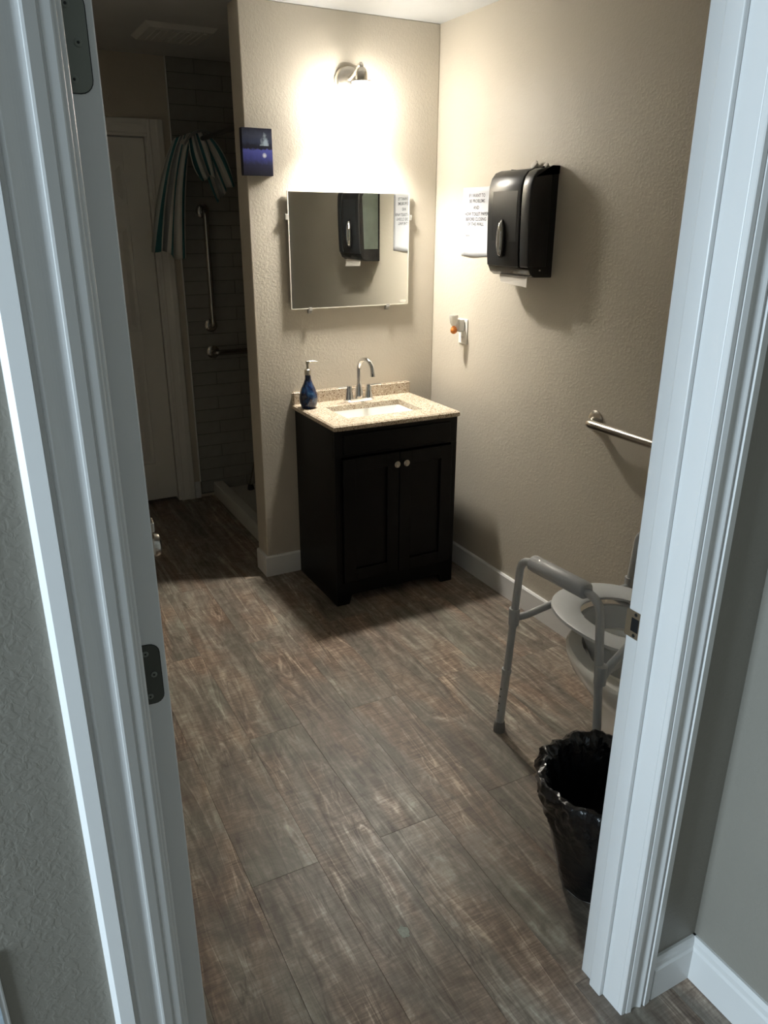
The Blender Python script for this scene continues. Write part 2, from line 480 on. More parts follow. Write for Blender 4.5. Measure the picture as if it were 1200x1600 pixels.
# end wall, with the opening of the closed door
DX0, DX1, DZ = -1.86, -1.035, 2.055
bm = NB()
box(bm, DX1+0.02, 0.0, YB, YB+0.12, -0.004, H)
struct('wall_end_right', bm, 'wall_paint')
struct('wall_end_light_block', B(-1.97, 0.0, YB+0.16, YB+0.2, -0.004, H), 'wall_paint')  # unseen panel added behind the closed door, blocks sky light leaking through its gaps
struct('wall_end_left', B(-1.97, DX0-0.02, YB, YB+0.12, -0.004, H), 'wall_paint')
struct('wall_end_header', B(DX0-0.02, DX1+0.02, YB, YB+0.12, DZ+0.02, H), 'wall_paint')
# hall
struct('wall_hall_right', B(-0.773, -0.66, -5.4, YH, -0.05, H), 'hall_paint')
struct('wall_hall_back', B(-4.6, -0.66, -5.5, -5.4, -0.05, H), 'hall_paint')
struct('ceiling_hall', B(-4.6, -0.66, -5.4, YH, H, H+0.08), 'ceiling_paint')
struct('floor_hall', B(-4.6, -2.6, -5.4, YH, -0.05, 0.0), 'subfloor')
WX = -4.6
bm = NB()
box(bm, WX-0.1, WX, -5.4, YH, -0.05, 0.7); box(bm, WX-0.1, WX, -5.4, YH, 2.3, H)
box(bm, WX-0.1, WX, -5.4, -3.45, 0.7, 2.3); box(bm, WX-0.1, WX, -2.55, YH, 0.7, 2.3)
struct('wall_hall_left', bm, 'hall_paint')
bm = NB()
box(bm, WX-0.06, WX-0.02, -3.45, -3.4, 0.7, 2.3); box(bm, WX-0.06, WX-0.02, -2.60, -2.55, 0.7, 2.3)
box(bm, WX-0.06, WX-0.02, -3.4, -2.6, 0.7, 0.75); box(bm, WX-0.06, WX-0.02, -3.4, -2.6, 2.25, 2.3)
struct('window_1', bm, 'trim_white')

# ---- baseboards
BT, BH = 0.014, 0.105
def bb_prof(sgn):      # (depth, z): off the wall by sgn*
    return [(0, 0), (sgn*BT, 0), (sgn*BT, BH-0.006), (sgn*(BT-0.005), BH), (0, BH)]
bm = NB()
prism(bm, bb_prof(-1), 'x', XW-BT, -0.745)
prism(bm, [(XW, 0), (XW-BT, 0), (XW-BT, BH-0.006), (XW-BT+0.005, BH), (XW, BH)], 'y', 0.0, 0.12)
struct('baseboard_back', bm, 'trim_white')
struct('baseboard_right', PR(bb_prof(-1), 'y', YF, -0.001), 'trim_white')
struct('baseboard_front', PR([(YF+p[0], p[1]) for p in bb_prof(1)], 'x', XJ+0.1, -BT), 'trim_white')
def hall_prof(o, s): return [(o, 0), (o-s*0.0155, 0), (o-s*0.0155, 0.088), (o-s*0.0115, 0.094), (o-s*0.0115, 0.108), (o-s*0.006, 0.118), (o, 0.118)]
struct('baseboard_hall_front', PR(hall_prof(YH, 1), 'x', -0.9065, -0.773), 'trim_white')
struct('baseboard_hall_right', PR(hall_prof(-0.773, 1), 'y', -5.4, YH), 'trim_white')
struct('baseboard_end', PR([(YB+p[0], p[1]) for p in bb_prof(-1)], 'x', -0.933, -0.900), 'trim_white')

# ---- entry door frame: jambs with stops, casings with a moulded profile
def casing_profile():
    # (distance from the inner edge, projection from the wall)
    pts = [(0.0, 0.0), (0.0, 0.0095), (0.0015, 0.011), (0.010, 0.0115), (0.0105, 0.0100), (0.0125, 0.0100), (0.0130, 0.0128)]
    pts += [(0.0235, 0.0150), (0.0260, 0.0146), (0.0262, 0.0125)]
    for k in range(0, 9):
        f = k/8; pts.append((0.0265+0.0235*f, 0.0122-0.0040*math.sin(PI*f)**1.0+0.0030*f))
    pts += [(0.0505, 0.0154), (0.0520, 0.0164), (0.0545, 0.0164), (0.0556, 0.0152), (0.0562, 0.0130), (0.0605, 0.0130), (0.0615, 0.0190)]
    pts += [(0.0785, 0.0168), (0.0845, 0.0105), (0.0848, 0.0)]
    return pts
CP = casing_profile()
CR = 0.005
struct('trim_1', PR([(XJ+CR-0.004+d, YH-t) for d, t in CP], 'z', 0.0, 2.16), 'trim_white')
struct('trim_2', PR([(XL-CR-d, YH-t) for d, t in CP], 'z', 0.0, 2.16), 'trim_white')
struct('trim_3', PR([(YH-t, 2.055+d) for d, t in CP], 'x', XL-0.005, XJ+0.005), 'trim_white')
# right jamb with stop and strike
jr = group_struct('trim_4', (XJ, (YF+YH)/2, 0))
obj('jamb', B(XJ, XJ+0.018, YH, YF, 0, 2.068, bev=0.0015), 'trim_white', jr)
obj('door_stop', B(XJ-0.011, XJ, YH+0.045, YF-0.037, 0, 2.05, bev=0.0025), 'trim_white', jr)
ZS = 0.925
def plate(bm, x0, x1, y0, y1, z0, z1, r, axis, n=5, lft=True):
    """thin plate with rounded corners; axis y: plate in x,z plane  axis x: plate in y,z"""
    a0, a1 = (x0, x1) if axis == 'y' else (y0, y1)
    pts = []
    for (cx, cz, s) in ((a1-r, z1-r, 0), (a0+r, z1-r, 1), (a0+r, z0+r, 2), (a1-r, z0+r, 3)):
        if lft and s in (1, 2):
            pts.append((a0, z1 if s == 1 else z0)); continue
        for k in range(n+1):
            t = PI/2*(s+k/n); pts.append((cx+r*math.cos(t), cz+r*math.sin(t)))
    return prism(bm, pts, axis, y0 if axis == 'y' else x0, y1 if axis == 'y' else x1)
def world_pl(u, v, ax, val):
    d = fwd+rt2*((u-600)/FPX)-up2*((v-800)/FPX)
    i = 'xyz'.index(ax); t = (val-CAM[i])/d[i]
    return CAM+d*t
sp_ = obj('strike_plate', plate(NB(), XJ-0.0014, XJ, YF-0.033, YF+0.004, ZS-0.028, ZS+0.028, 0.003, 'x', lft=False), 'strike_bronze', jr)
obj('latch_hole', B(XJ-0.0017, XJ-0.0014, YF-0.028, YF-0.010, ZS-0.014, ZS+0.014), 'hole_black', sp_)
for dz in (-0.022, 0.022):
    obj('screw', L([(0.004, 0), (0.003, 0.0012)], o=(XJ-0.0012, YF-0.019, ZS+dz), axis=(-1, 0, 0), seg=10), 'screw_dark', sp_)
jl = group_struct('trim_5', (XL, (YF+YH)/2, 0))
obj('jamb', B(XL-0.018, XL, YH, YF, 0, 2.068, bev=0.0015), 'trim_white', jl)
obj('door_stop', B(XL, XL+0.011, YH+0.045, YF-0.037, 0, 2.05, bev=0.0025), 'trim_white', jl)
jh = group_struct('trim_6', (-1.45, (YF+YH)/2, 2.05))
obj('jamb', B(XL, XJ, YH, YF, 2.05, 2.068, bev=0.0015), 'trim_white', jh)
# ---- open entry door, seen on its hinge edge
dr = group_struct('door_1', (-1.8895, YF+0.004, 0.012))
dr.rotation_euler = (0, 0, R(-6.1))
def panel_door(parent, wd, th, ht, mat_, along='y'):
    """six panel slab in local coordinates: x thickness 0..th, y 0..wd, z 0..ht"""
    st, mid = 0.115, 0.10
    pw = (wd-2*st-mid)/2
    rows_ = [(0.23, 0.86), (1.02, 1.60), (1.70, ht-0.115)]
    bm = NB()
    core = th*0.32
    box(bm, core, th-core, 0.01, wd-0.01, 0.01, ht-0.01)
    box(bm, 0, th, 0, st, 0, ht, bev=0.0015); box(bm, 0, th, wd-st, wd, 0, ht, bev=0.0015)
    zs = [0]+[z for r_ in rows_ for z in r_]+[ht]
    for a, b_ in zip(zs[0::2], zs[1::2]):
        box(bm, 0, th, st, wd-st, a, b_)
    for (a, b_) in rows_:
        box(bm, 0, th, st+pw, st+pw+mid, a, b_)
    sl = obj('slab', bm, mat_, parent, local=True)
    for (a, b_) in rows_:
        for k in range(2):
            y0 = st+k*(pw+mid)
            bm = NB()
            g = 0.018
            loft(bm, [[(th-core, y0+g, a+g), (th-core, y0+pw-g, a+g), (th-core, y0+pw-g, b_-g), (th-core, y0+g, b_-g)],
                      [(th-0.003, y0+2.6*g, a+2.6*g), (th-0.003, y0+pw-2.6*g, a+2.6*g), (th-0.003, y0+pw-2.6*g, b_-2.6*g), (th-0.003, y0+2.6*g, b_-2.6*g)]], cap0=False)
            loft(bm, [[(core, y0+g, a+g), (core, y0+pw-g, a+g), (core, y0+pw-g, b_-g), (core, y0+g, b_-g)],
                      [(0.003, y0+2.6*g, a+2.6*g), (0.003, y0+pw-2.6*g, a+2.6*g), (0.003, y0+pw-2.6*g, b_-2.6*g), (0.003, y0+2.6*g, b_-2.6*g)]], cap0=False)
            obj('raised_panel', bm, mat_, sl, local=True)
    return sl
panel_door(dr, 0.895, 0.0365, 2.025, 'trim_white')
for zc, mt in ((1.793, 'hinge_painted'), (1.056, 'hinge_dark')):
    hg = obj('hinge', plate(NB(), 0.0, 0.0285, -0.0015, 0.0, zc-0.045, zc+0.045, 0.0125, 'y'), mt, dr, local=True)
    obj('rim_line', plate(NB(), 0.0, 0.0295, -0.0008, 0.0, zc-0.046, zc+0.046, 0.0135, 'y'), 'screw_dark', hg, local=True)
    for dx_, dz_ in ((0.011, 0.033), (0.019, 0.0), (0.011, -0.033)):
        sc = obj('screw', L([(0.0042, 0), (0.0042, 0.0008), (0.0030, 0.0012)], o=(dx_, -0.0015, zc+dz_), axis=(0, -1, 0), seg=14), 'hinge_painted', hg, local=True)
        sc2 = L([(0.0016, 0), (0.0013, 0.0006)], o=(dx_, -0.0026, zc+dz_), axis=(0, -1, 0), seg=8)
        sc2 = obj('screw_slot', sc2, 'screw_dark', hg, local=True)
    obj('hinge_barrel', L([(0.0055, -0.045), (0.0055, 0.045)], o=(-0.004, 0.004, zc), seg=12), mt, hg, local=True)
kb = obj('door_knob', lathe(lathe(NB(), [(0.031, 0), (0.030, 0.006), (0.012, 0.010), (0.011, 0.032), (0.017, 0.038), (0.027, 0.048), (0.029, 0.058), (0.025, 0.068), (0.012, 0.073)], o=(0.0365, 0.832, 0.90), axis=(1, 0, 0), seg=24),
      [(0.031, 0), (0.030, 0.006), (0.012, 0.010), (0.011, 0.032), (0.017, 0.038), (0.027, 0.048), (0.029, 0.058), (0.025, 0.068), (0.012, 0.073)], o=(0.0, 0.832, 0.90), axis=(-1, 0, 0), seg=24), 'nickel', dr, local=True, smooth=40)
obj('thumb_turn', box(lathe(NB(), [(0.016, 0), (0.014, 0.012), (0.013, 0.04)], o=(0.0365, 0.832, 0.950), axis=(1, 0, 0), seg=18), 0.0765, 0.096, 0.812, 0.852, 0.937, 0.963, bev=0.003), 'nickel', kb, local=True)

# ---- closed white door in the end wall
d2 = group_struct('door_2', (DX0+0.003, YB+0.07, 0.02))
d2.rotation_euler = (0, 0, R(-90))
panel_door(d2, DX1-DX0-0.006, 0.035, 2.03, 'door_white')
d2.rotation_euler = (0, 0, R(-90)); d2.location = (DX0+0.003, YB+0.06, 0.02)
def dcase(a, t): return a
bm = NB()
CW = 0.085
prof = [(0, 0), (0, 0.010), (0.012, 0.012), (0.02, 0.009), (0.045, 0.012), (0.055, 0.017), (0.080, 0.017), (CW, 0.012), (CW, 0)]
struct('trim_7', PR([(DX1+0.014+d, YB-t) for d, t in prof], 'z', 0, DZ+CW), 'door_white')
struct('trim_8', PR([(DX0-0.014-d, YB-t) for d, t in prof], 'z', 0, DZ+CW), 'door_white')
struct('trim_9', PR([(YB-t, DZ+d) for d, t in prof], 'x', DX0-0.014, DX1+0.014), 'door_white')
bm = NB(); box(bm, DX1, DX1+0.02, YB, YB+0.11, 0, DZ+0.02); box(bm, DX0-0.02, DX0, YB, YB+0.11, 0, DZ+0.02); box(bm, DX0, DX1, YB, YB+0.11, DZ, DZ+0.02)
struct('trim_10', bm, 'door_white')

# ------------------------------------------------------------------ shower
TX0 = -0.893
tilew = struct('wall_shower_tiles', B(TX0, 0.0, YB-0.006, YB, 0.02, H), 'grout')
TH_, TW_ = 0.0755, 0.298
tw0 = tilew.location.copy()
meshes = {}
r_ = 0
z = 0.03
while z < H-0.01:
    zt = min(z+TH_-0.0025, H-0.002)
    x = TX0-(TW_/2 if r_ % 2 else 0)-0.16*0
    while x < -0.02:
        xa, xb = max(x, TX0+0.002), min(x+TW_-0.0025, -0.002)
        if xb-xa > 0.01:
            key = (round(xb-xa, 3), round(zt-z, 3))
            if key not in meshes:
                bm = B(0, xb-xa, -0.0075, 0.0, 0, zt-z, bev=0.0016, seg=1)
                o = obj('tile', bm, 'tile_grey', tilew, local=True); meshes[key] = o.data
            else:
                o = bpy.data.objects.new('tile', meshes[key]); link(o, tilew)
            o.location = Vector((xa, YB-0.006, z))-tw0
        x += TW_
    z += TH_; r_ += 1
struct('trim_11', B(TX0-0.006, TX0, YB-0.014, YB, 0.105, H, bev=0.001, seg=1), 'edge_aluminium')
pan = thing('shower_pan', (-0.40, 0.70, 0), 'white low-curbed shower tray on the floor below the grey tiles', 'shower tray')
bm = NB()
obj('tray_floor', B(-0.76, -0.001, 0.131, 1.276, 0.0, 0.04), 'pan_white', pan)
obj('curb', B(-0.818, -0.755, 0.131, 1.276, 0.0, 0.095, bev=0.008), 'pan_white', pan)
# grab bars on the tiles
def grab_bar(path, flanges, label, mt='steel_brushed', r=0.016, fil=0.045):
    P = [Vector(p) for p in path]
    c = sum(P, Vector())/len(P)
    t = thing('grab_bar', (c.x, c.y, min(p.z for p in P)), label, 'grab bar', 'steel grab bars')
    obj('bar', T(path, r, seg=14, fil=fil), mt, t, smooth=50)
    for p, ax in flanges:
        obj('flange', L([(0.038, 0), (0.038, 0.005), (0.030, 0.011), (0.019, 0.014)], o=p, axis=ax, seg=22), mt, t, smooth=40)
    return t
yt = YB-0.0135
grab_bar([(-0.757, yt, 1.69), (-0.757, yt-0.055, 1.69), (-0.757, yt-0.055, 1.06), (-0.757, yt, 1.06)], [((-0.757, yt, 1.69), (0, -1, 0)), ((-0.757, yt, 1.06), (0, -1, 0))], 'dull steel upright grab bar on the dark shower tiles below the curtain')
grab_bar([(-0.757, yt, 0.905), (-0.757, yt-0.055, 0.905), (-0.15, yt-0.055, 0.905), (-0.15, yt, 0.905)], [((-0.757, yt, 0.905), (0, -1, 0)), ((-0.15, yt, 0.905), (0, -1, 0))], 'dull steel level grab bar low on the shower tiles, running behind the wall corner')
grab_bar([(0, -1.185, 0.945), (-0.060, -1.205, 0.945), (-0.060, -2.02, 0.945), (0, -2.04, 0.945)], [((0, -1.185, 0.945), (-1, 0, 0)), ((0, -2.04, 0.945), (-1, 0, 0))], 'satin steel grab bar on the beige wall beside the toilet', 'nickel', r=0.0165, fil=0.04)
# curtain rod
cr_ = thing('curtain_rod', (-0.80, 0.7, 2.035), 'dark thin shower curtain rod carrying the striped curtain', 'curtain rod')
obj('rod', T([(-0.80, 0.13, 2.035), (-0.80, YB-0.014, 2.035)], 0.0125, seg=12), 'screw_dark', cr_)
for yy_, s in ((0.13, 1), (YB-0.014, -1)):
    obj('rod_flange', L([(0.028, 0), (0.026, 0.01), (0.014, 0.02)], o=(-0.80, yy_, 2.035), axis=(0, s, 0), seg=16), 'screw_dark', cr_)
# curtain: gathered cloth thrown over the rod; built of draped pleated swags
ct = thing('shower_curtain', (-0.82, 1.08, 1.44), 'white and teal striped shower curtain bunched up over the rod', 'shower curtain')
def swag(name, top, bot, depth, folds, amp0, amp1, u0, u1, via=None, nu=60, nv=18, normal=(0, -1, 0)):
    """sheet between a top line (2 points) and a bottom line (2 points), pleated"""
    bm = NB(); uvl = bm.loops.layers.uv.new('UVMap')
    A, B_ = Vector(top[0]), Vector(top[1]); C, D = Vector(bot[0]), Vector(bot[1])
    nrm = Vector(normal).normalized()
    G = []
    for j in range(nv+1):
        v = j/nv; rowv = []
        for i in range(nu+1):
            u = i/nu
            a = A.lerp(B_, u); c = C.lerp(D, u)
            if via is not None:
                b = Vector(via[0]).lerp(Vector(via[1]), u)
                p = (1-v)**2*a+2*v*(1-v)*b+v*v*c
            else: p = a.lerp(c, v)
            amp = amp0+(amp1-amp0)*v
            ph = folds*2*PI*u+1.2*math.sin(3*v)
            w_ = 0.55+0.45*noise.noise(Vector((u*5, v*1.5, u0*3)))
            p = p+nrm*(amp*math.sin(ph)*w_)+Vector((1, 0, 0))*(amp*0.55*math.cos(ph*1.0+0.4)*w_)
            p.z -= 0.012*math.sin(ph*0.5+u0)*v
            rowv.append(bm.verts.new(p))
        G.append(rowv)
    for j in range(nv):
        for i in range(nu):
            f = bm.faces.new((G[j][i], G[j][i+1], G[j+1][i+1], G[j+1][i]))
            for lp, (ii, jj) in zip(f.loops, ((i, j), (i+1, j), (i+1, j+1), (i, j+1))):
                lp[uvl].uv = (u0+(u1-u0)*ii/nu, jj/nv)
    me = bpy.data.meshes.new(name)
    for f in bm.faces: f.smooth = True
    bmesh.ops.translate(bm, verts=bm.verts, vec=-ct.location)
    bm.to_mesh(me); bm.free(); me.materials.append(MAT['curtain_stripe'])
    o = bpy.data.objects.new(name, me); link(o, ct)
    md = o.modifiers.new('thick', 'SOLIDIFY'); md.thickness = 0.002
    return o
swag('hanging_drape', [(-0.93, 1.10, 2.035), (-0.83, 1.06, 2.07)], [(-1.105, 1.12, 1.50), (-0.92, 1.06, 1.435)], 0, 3.5, 0.014, 0.034, 0.0, 1.5, via=[(-1.02, 1.10, 1.90), (-0.90, 1.05, 1.90)])
swag('middle_loop', [(-0.87, 1.03, 2.05), (-0.80, 1.02, 2.07)], [(-0.82, 1.02, 1.84), (-0.745, 1.00, 1.86)], 0, 2.5, 0.010, 0.018, 0.2, 1.3, via=[(-0.885, 1.0, 1.90), (-0.77, 0.98, 2.02)])
swag('side_flap', [(-0.815, 1.04, 2.02), (-0.775, 1.00, 2.06)], [(-0.735, 1.06, 1.735), (-0.640, 1.00, 1.83)], 0, 2.5, 0.008, 0.022, 0.3, 1.5, via=[(-0.80, 1.04, 1.88), (-0.69, 0.98, 2.00)])
swag('top_fold', [(-0.90, 1.12, 2.02), (-0.90, 0.98, 2.00)], [(-0.735, 1.12, 2.055), (-0.735, 1.00, 2.045)], 0, 1.5, 0.006, 0.006, 0.45, 0.62, via=[(-0.83, 1.10, 2.105), (-0.83, 0.98, 2.10)], normal=(0, 0, 1))
# shower stool, all but one foot hidden by the wall
st = thing('shower_stool', (-0.40, 1.0, 0.04), 'grey shower stool leg with black rubber foot on the shower tray', 'stool')
obj('seat', B(-0.55, -0.18, 0.82, 1.16, 0.46, 0.49, bev=0.012), 'plastic_grey', st)
for sx, sy in ((-1, -1), (-1, 1), (1, -1), (1, 1)):
    fx, fy = -0.40+sx*0.205, 0.99+sy*0.185
    tx, ty = -0.37+sx*0.145, 0.99+sy*0.14
    lg = obj('leg', T([(fx, fy, 0.06), (tx, ty, 0.462)], 0.0125, seg=10), 'steel_brushed', st)
    obj('rubber_foot', L([(0.022, 0), (0.021, 0.012), (0.016, 0.035)], o=(fx, fy, 0.04), seg=14), 'rubber_black', lg)
# extractor vent in the alcove ceiling
vt = thing('ceiling_vent', (-0.98, 0.72, H), 'flat square extractor fan cover on the dim ceiling above the shower entry', 'vent')
bm = NB()
loft(bm, [[(-1.14, 0.555, H), (-0.82, 0.555, H), (-0.82, 0.885, H), (-1.14, 0.885, H)],
          [(-1.12, 0.575, H-0.018), (-0.84, 0.575, H-0.018), (-0.84, 0.865, H-0.018), (-1.12, 0.865, H-0.018)]], cap0=False)
obj('cover', bm, 'vent_white', vt)
for k in range(9):
    x = -1.085+k*0.026
    obj('slat', B(x, x+0.014, 0.60, 0.84, H-0.0215, H-0.018), 'vent_white', vt)

# ------------------------------------------------------------------ vanity
VX0, VX1 = -0.747, -0.136
VD = 0.455
VT = 0.845
vc = thing('vanity_cabinet', (-0.44, -0.23, 0), 'black espresso vanity cabinet with two doors under the stone top', 'cabinet')
CT = VT-0.024
bm = NB()
box(bm, VX0, VX0+0.016, -VD+0.018, -0.016, 0.10, CT); box(bm, VX1-0.016, VX1, -VD+0.018, -0.016, 0.10, CT)
box(bm, VX0+0.016, VX1-0.016, -0.028, -0.016, 0.10, CT); box(bm, VX0+0.016, VX1-0.016, -VD+0.018, -0.028, 0.10, 0.116)
obj('body', bm, 'cabinet_espresso', vc)
obj('plinth', PR([(VX0, 0), (VX0+0.06, 0), (VX0+0.075, 0.045), (VX1-0.075, 0.045), (VX1-0.06, 0), (VX1, 0), (VX1, 0.11), (VX0, 0.11)], 'y', -VD, -VD+0.02), 'cabinet_espresso', vc)
for xx in (VX0, VX1-0.02):
    obj('side_panel', B(xx, xx+0.02, -VD+0.0201, -0.016, 0.0, 0.0999), 'cabinet_espresso', vc)
obj('top_rail', B(VX0, VX1, -VD, -VD+0.018, 0.70, CT, bev=0.001), 'cabinet_espresso', vc)
for xx, s in ((VX0, 0), (VX1-0.03, 1)):
    obj('stile', B(xx, xx+0.03, -VD, -VD+0.018, 0.11, 0.70), 'cabinet_espresso', vc)
for x0, x1, kx in ((VX0+0.032, -0.4435, -0.466), (-0.4395, VX1-0.032, -0.419)):
    d = obj('door', B(x0, x1, -VD-0.004, -VD+0.016, 0.117, 0.694), 'cabinet_espresso', vc)
    f = 0.058
    bm = NB()
    box(bm, x0, x0+f, -VD-0.016, -VD-0.004, 0.117, 0.694, bev=0.0018); box(bm, x1-f, x1, -VD-0.016, -VD-0.004, 0.117, 0.694, bev=0.0018)
    box(bm, x0+f, x1-f, -VD-0.016, -VD-0.004, 0.117, 0.117+f, bev=0.0018); box(bm, x0+f, x1-f, -VD-0.016, -VD-0.004, 0.694-f, 0.694, bev=0.0018)
    obj('door_frame', bm, 'cabinet_espresso', d)
    obj('knob', L([(0.007, 0), (0.0065, 0.010), (0.0135, 0.016), (0.0155, 0.021), (0.0145, 0.026), (0.006, 0.0285)], o=(kx, -VD-0.016, 0.648), axis=(0, -1, 0), seg=18), 'nickel', d, smooth=40)
obj('rail_panel', B(VX0+0.04, VX1-0.04, -VD-0.008, -VD, 0.715, CT-0.022, bev=0.002), 'cabinet_espresso', vc)
# stone top with the basin
vt_ = thing('stone_countertop', (-0.44, -0.23, CT), 'speckled beige stone vanity top with backsplash and white basin', 'countertop')
X0, X1, Y0 = -0.757, -0.135, -0.474
hx0, hx1, hy0, hy1 = -0.645, -0.265, -0.365, -0.135
bm = NB()
def ring(x0, x1, y0, y1, z): return [(x0, y0, z), (x1, y0, z), (x1, y1, z), (x0, y1, z)]
loft(bm, [ring(hx0, hx1, hy0, hy1, CT), ring(X0+0.003, X1-0.003, Y0+0.003, -0.001, CT), ring(X0, X1, Y0, -0.001, CT+0.004), ring(X0, X1, Y0, -0.001, VT-0.006), ring(X0+0.006, X1-0.006, Y0+0.006, -0.001, VT),
          ring(hx0, hx1, hy0, hy1, VT)], cap0=False, cap1=False)
V = list(bm.verts); n = len(V)
for k in range(4):
    bm.faces.new((V[k], V[(k+1) % 4], V[n-4+(k+1) % 4], V[n-4+k]))
obj('slab', bm, 'counter_stone', vt_)
bm = B(X0, X1, -0.022, -0.001, VT, VT+0.058)
es = [e for e in bm.edges if abs(e.verts[0].co.z-(VT+0.058)) < 1e-4 or abs(e.verts[1].co.z-(VT+0.058)) < 1e-4]
bmesh.ops.bevel(bm, geom=es, offset=0.006, segments=3, affect='EDGES')
obj('backsplash', bm, 'counter_stone', vt_)
def rrect(x0, x1, y0, y1, z, r, n=4):
    pts = []
    for cx, cy, s in ((x1-r, y1-r, 0), (x0+r, y1-r, 1), (x0+r, y0+r, 2), (x1-r, y0+r, 3)):
        for k in range(n+1):
            t = PI/2*(s+k/n); pts.append((cx+r*math.cos(t), cy+r*math.sin(t), z))
    return pts
bm = NB()
e = 0.006
loft(bm, [rrect(hx0-0.02, hx1+0.02, hy0-0.02, hy1+0.02, CT-0.012, 0.03), rrect(hx0-0.02, hx1+0.02, hy0-0.02, hy1+0.02, CT-0.0005, 0.03), rrect(hx0+e*0, hx1-e*0, hy0+e*0, hy1-e*0, CT-0.0005, 0.012), rrect(hx0+0.012, hx1-0.02, hy0+0.012, hy1-0.012, CT-0.06, 0.03),
          rrect(hx0+0.03, hx1-0.05, hy0+0.03, hy1-0.03, CT-0.11, 0.04), rrect(hx0+0.16, hx1-0.16, hy0+0.09, hy1-0.09, CT-0.12, 0.01)], cap0=False)
obj('basin', bm, 'basin_white', vt_, smooth=40)
obj('drain', L([(0.022, 0), (0.020, 0.003), (0.012, 0.003)], o=(-0.455, -0.25, CT-0.1195), seg=18), 'chrome', vt_)
# faucet
FX, FY = -0.452, -0.088
fa = thing('faucet', (FX, FY, VT), 'chrome gooseneck basin faucet with two lever handles', 'faucet')
bm = NB()
loft(bm, [rrect(FX-0.078, FX+0.078, FY-0.027, FY+0.027, VT, 0.026, 6), rrect(FX-0.078, FX+0.078, FY-0.027, FY+0.027, VT+0.010, 0.026, 6), rrect(FX-0.070, FX+0.070, FY-0.020, FY+0.020, VT+0.016, 0.0195, 6)])
obj('base_plate', bm, 'chrome', fa, smooth=40)
obj('spout_base', L([(0.021, 0.014), (0.019, 0.05), (0.015, 0.075), (0.0125, 0.085)], o=(FX, FY, VT), seg=20), 'chrome', fa, smooth=40)
pts = [(FX, FY, VT+0.08), (FX, FY, VT+0.155)]
for k in range(1, 11):
    t = PI*k/10*0.93
    pts.append((FX+0.012*(1-math.cos(t)), FY-0.047*(1-math.cos(t)), VT+0.155+0.047*math.sin(t)))
p = Vector(pts[-1]); pts.append((p.x, p.y-0.004, p.z-0.024))
sp_o = obj('spout', T(pts, 0.0105, seg=14), 'chrome', fa, smooth=50)
obj('aerator', L([(0.0125, 0), (0.0125, -0.014)], o=(p.x, p.y-0.004, p.z-0.02), seg=14), 'chrome', sp_o)
for s in (-1, 1):
    hd = obj('handle', L([(0.021, 0.014), (0.018, 0.035), (0.014, 0.055), (0.015, 0.068), (0.013, 0.078), (0.004, 0.081)], o=(FX+s*0.051, FY, VT), seg=18), 'chrome', fa, smooth=40)
    obj('lever', T([(FX+s*0.051, FY, VT+0.070), (FX+s*0.075, FY-0.004, VT+0.074), (FX+s*0.112, FY-0.008, VT+0.075)], [0.006, 0.0055, 0.0038], seg=10), 'chrome', hd, smooth=50)
# soap bottle
SX, SY = -0.714, -0.105
sb = thing('soap_dispenser', (SX, SY, VT), 'dark blue glass soap pump bottle on the vanity top', 'soap bottle')
obj('bottle', L([(0.030, 0), (0.033, 0.004), (0.0405, 0.025), (0.0425, 0.045), (0.040, 0.065), (0.032, 0.090), (0.021, 0.112), (0.0145, 0.130), (0.0135, 0.150)], o=(SX, SY, VT), seg=28), 'bottle_blue', sb, smooth=50)
pm = obj('pump_collar', L([(0.0155, 0.150), (0.0155, 0.172), (0.012, 0.176), (0.006, 0.177), (0.006, 0.197), (0.0085, 0.198), (0.0085, 0.211), (0.004, 0.214)], o=(SX, SY, VT), seg=18), 'nickel', sb, smooth=40)
obj('nozzle', T([(SX, SY, VT+0.206), (SX+0.03, SY-0.004, VT+0.208), (SX+0.047, SY-0.008, VT+0.204)], [0.0055, 0.0045, 0.0035], seg=10), 'nickel', pm, smooth=50)

# ------------------------------------------------------------------ mirror, lamp, canvas on the vanity wall
MX0, MX1, MZ0, MZ1 = -0.745, -0.154, 1.272, 1.758
mi = thing('wall_mirror', (-0.45, -0.012, MZ0), 'frameless rectangular mirror on clips above the vanity', 'mirror')
obj('mirror_glass', B(MX0, MX1, -0.017, -0.011, MZ0, MZ1, bev=0.0012, seg=1), 'mirror_silver', mi)
bm = NB()
for a in ((MX0-0.001, MX0+0.0025, MZ0, MZ1), (MX1-0.0025, MX1+0.001, MZ0, MZ1), (MX0, MX1, MZ0-0.001, MZ0+0.0025), (MX0, MX1, MZ1-0.0025, MZ1+0.001)):
    box(bm, a[0], a[1], -0.0178, -0.0108, a[2], a[3])
obj('polished_edge', bm, 'sticker', mi)
for x, z, h_ in ((-0.655, MZ0-0.014, 0), (-0.262, MZ0-0.014, 0)):
    obj('clip', box(B(x-0.009, x+0.009, -0.011, 0.0, z-0.008, z+0.016, bev=0.002), x-0.008, x+0.008, -0.022, -0.0179, z+0.004, z+0.019, bev=0.001), 'plastic_clear', mi)
for x, z in ((MX0-0.006, 1.655), (MX1+0.006, 1.655)):
    obj('clip', B(x-0.008, x+0.008, -0.021, -0.0005, z-0.012, z+0.012, bev=0.002), 'plastic_clear', mi)
obj('maker_mark', L([(0.019, 0), (0.017, 0.0005)], o=(MX1-0.028, -0.0172, MZ0+0.014), axis=(0, -1, 0), seg=20, sx=1, sy=0.33), 'sticker', mi)
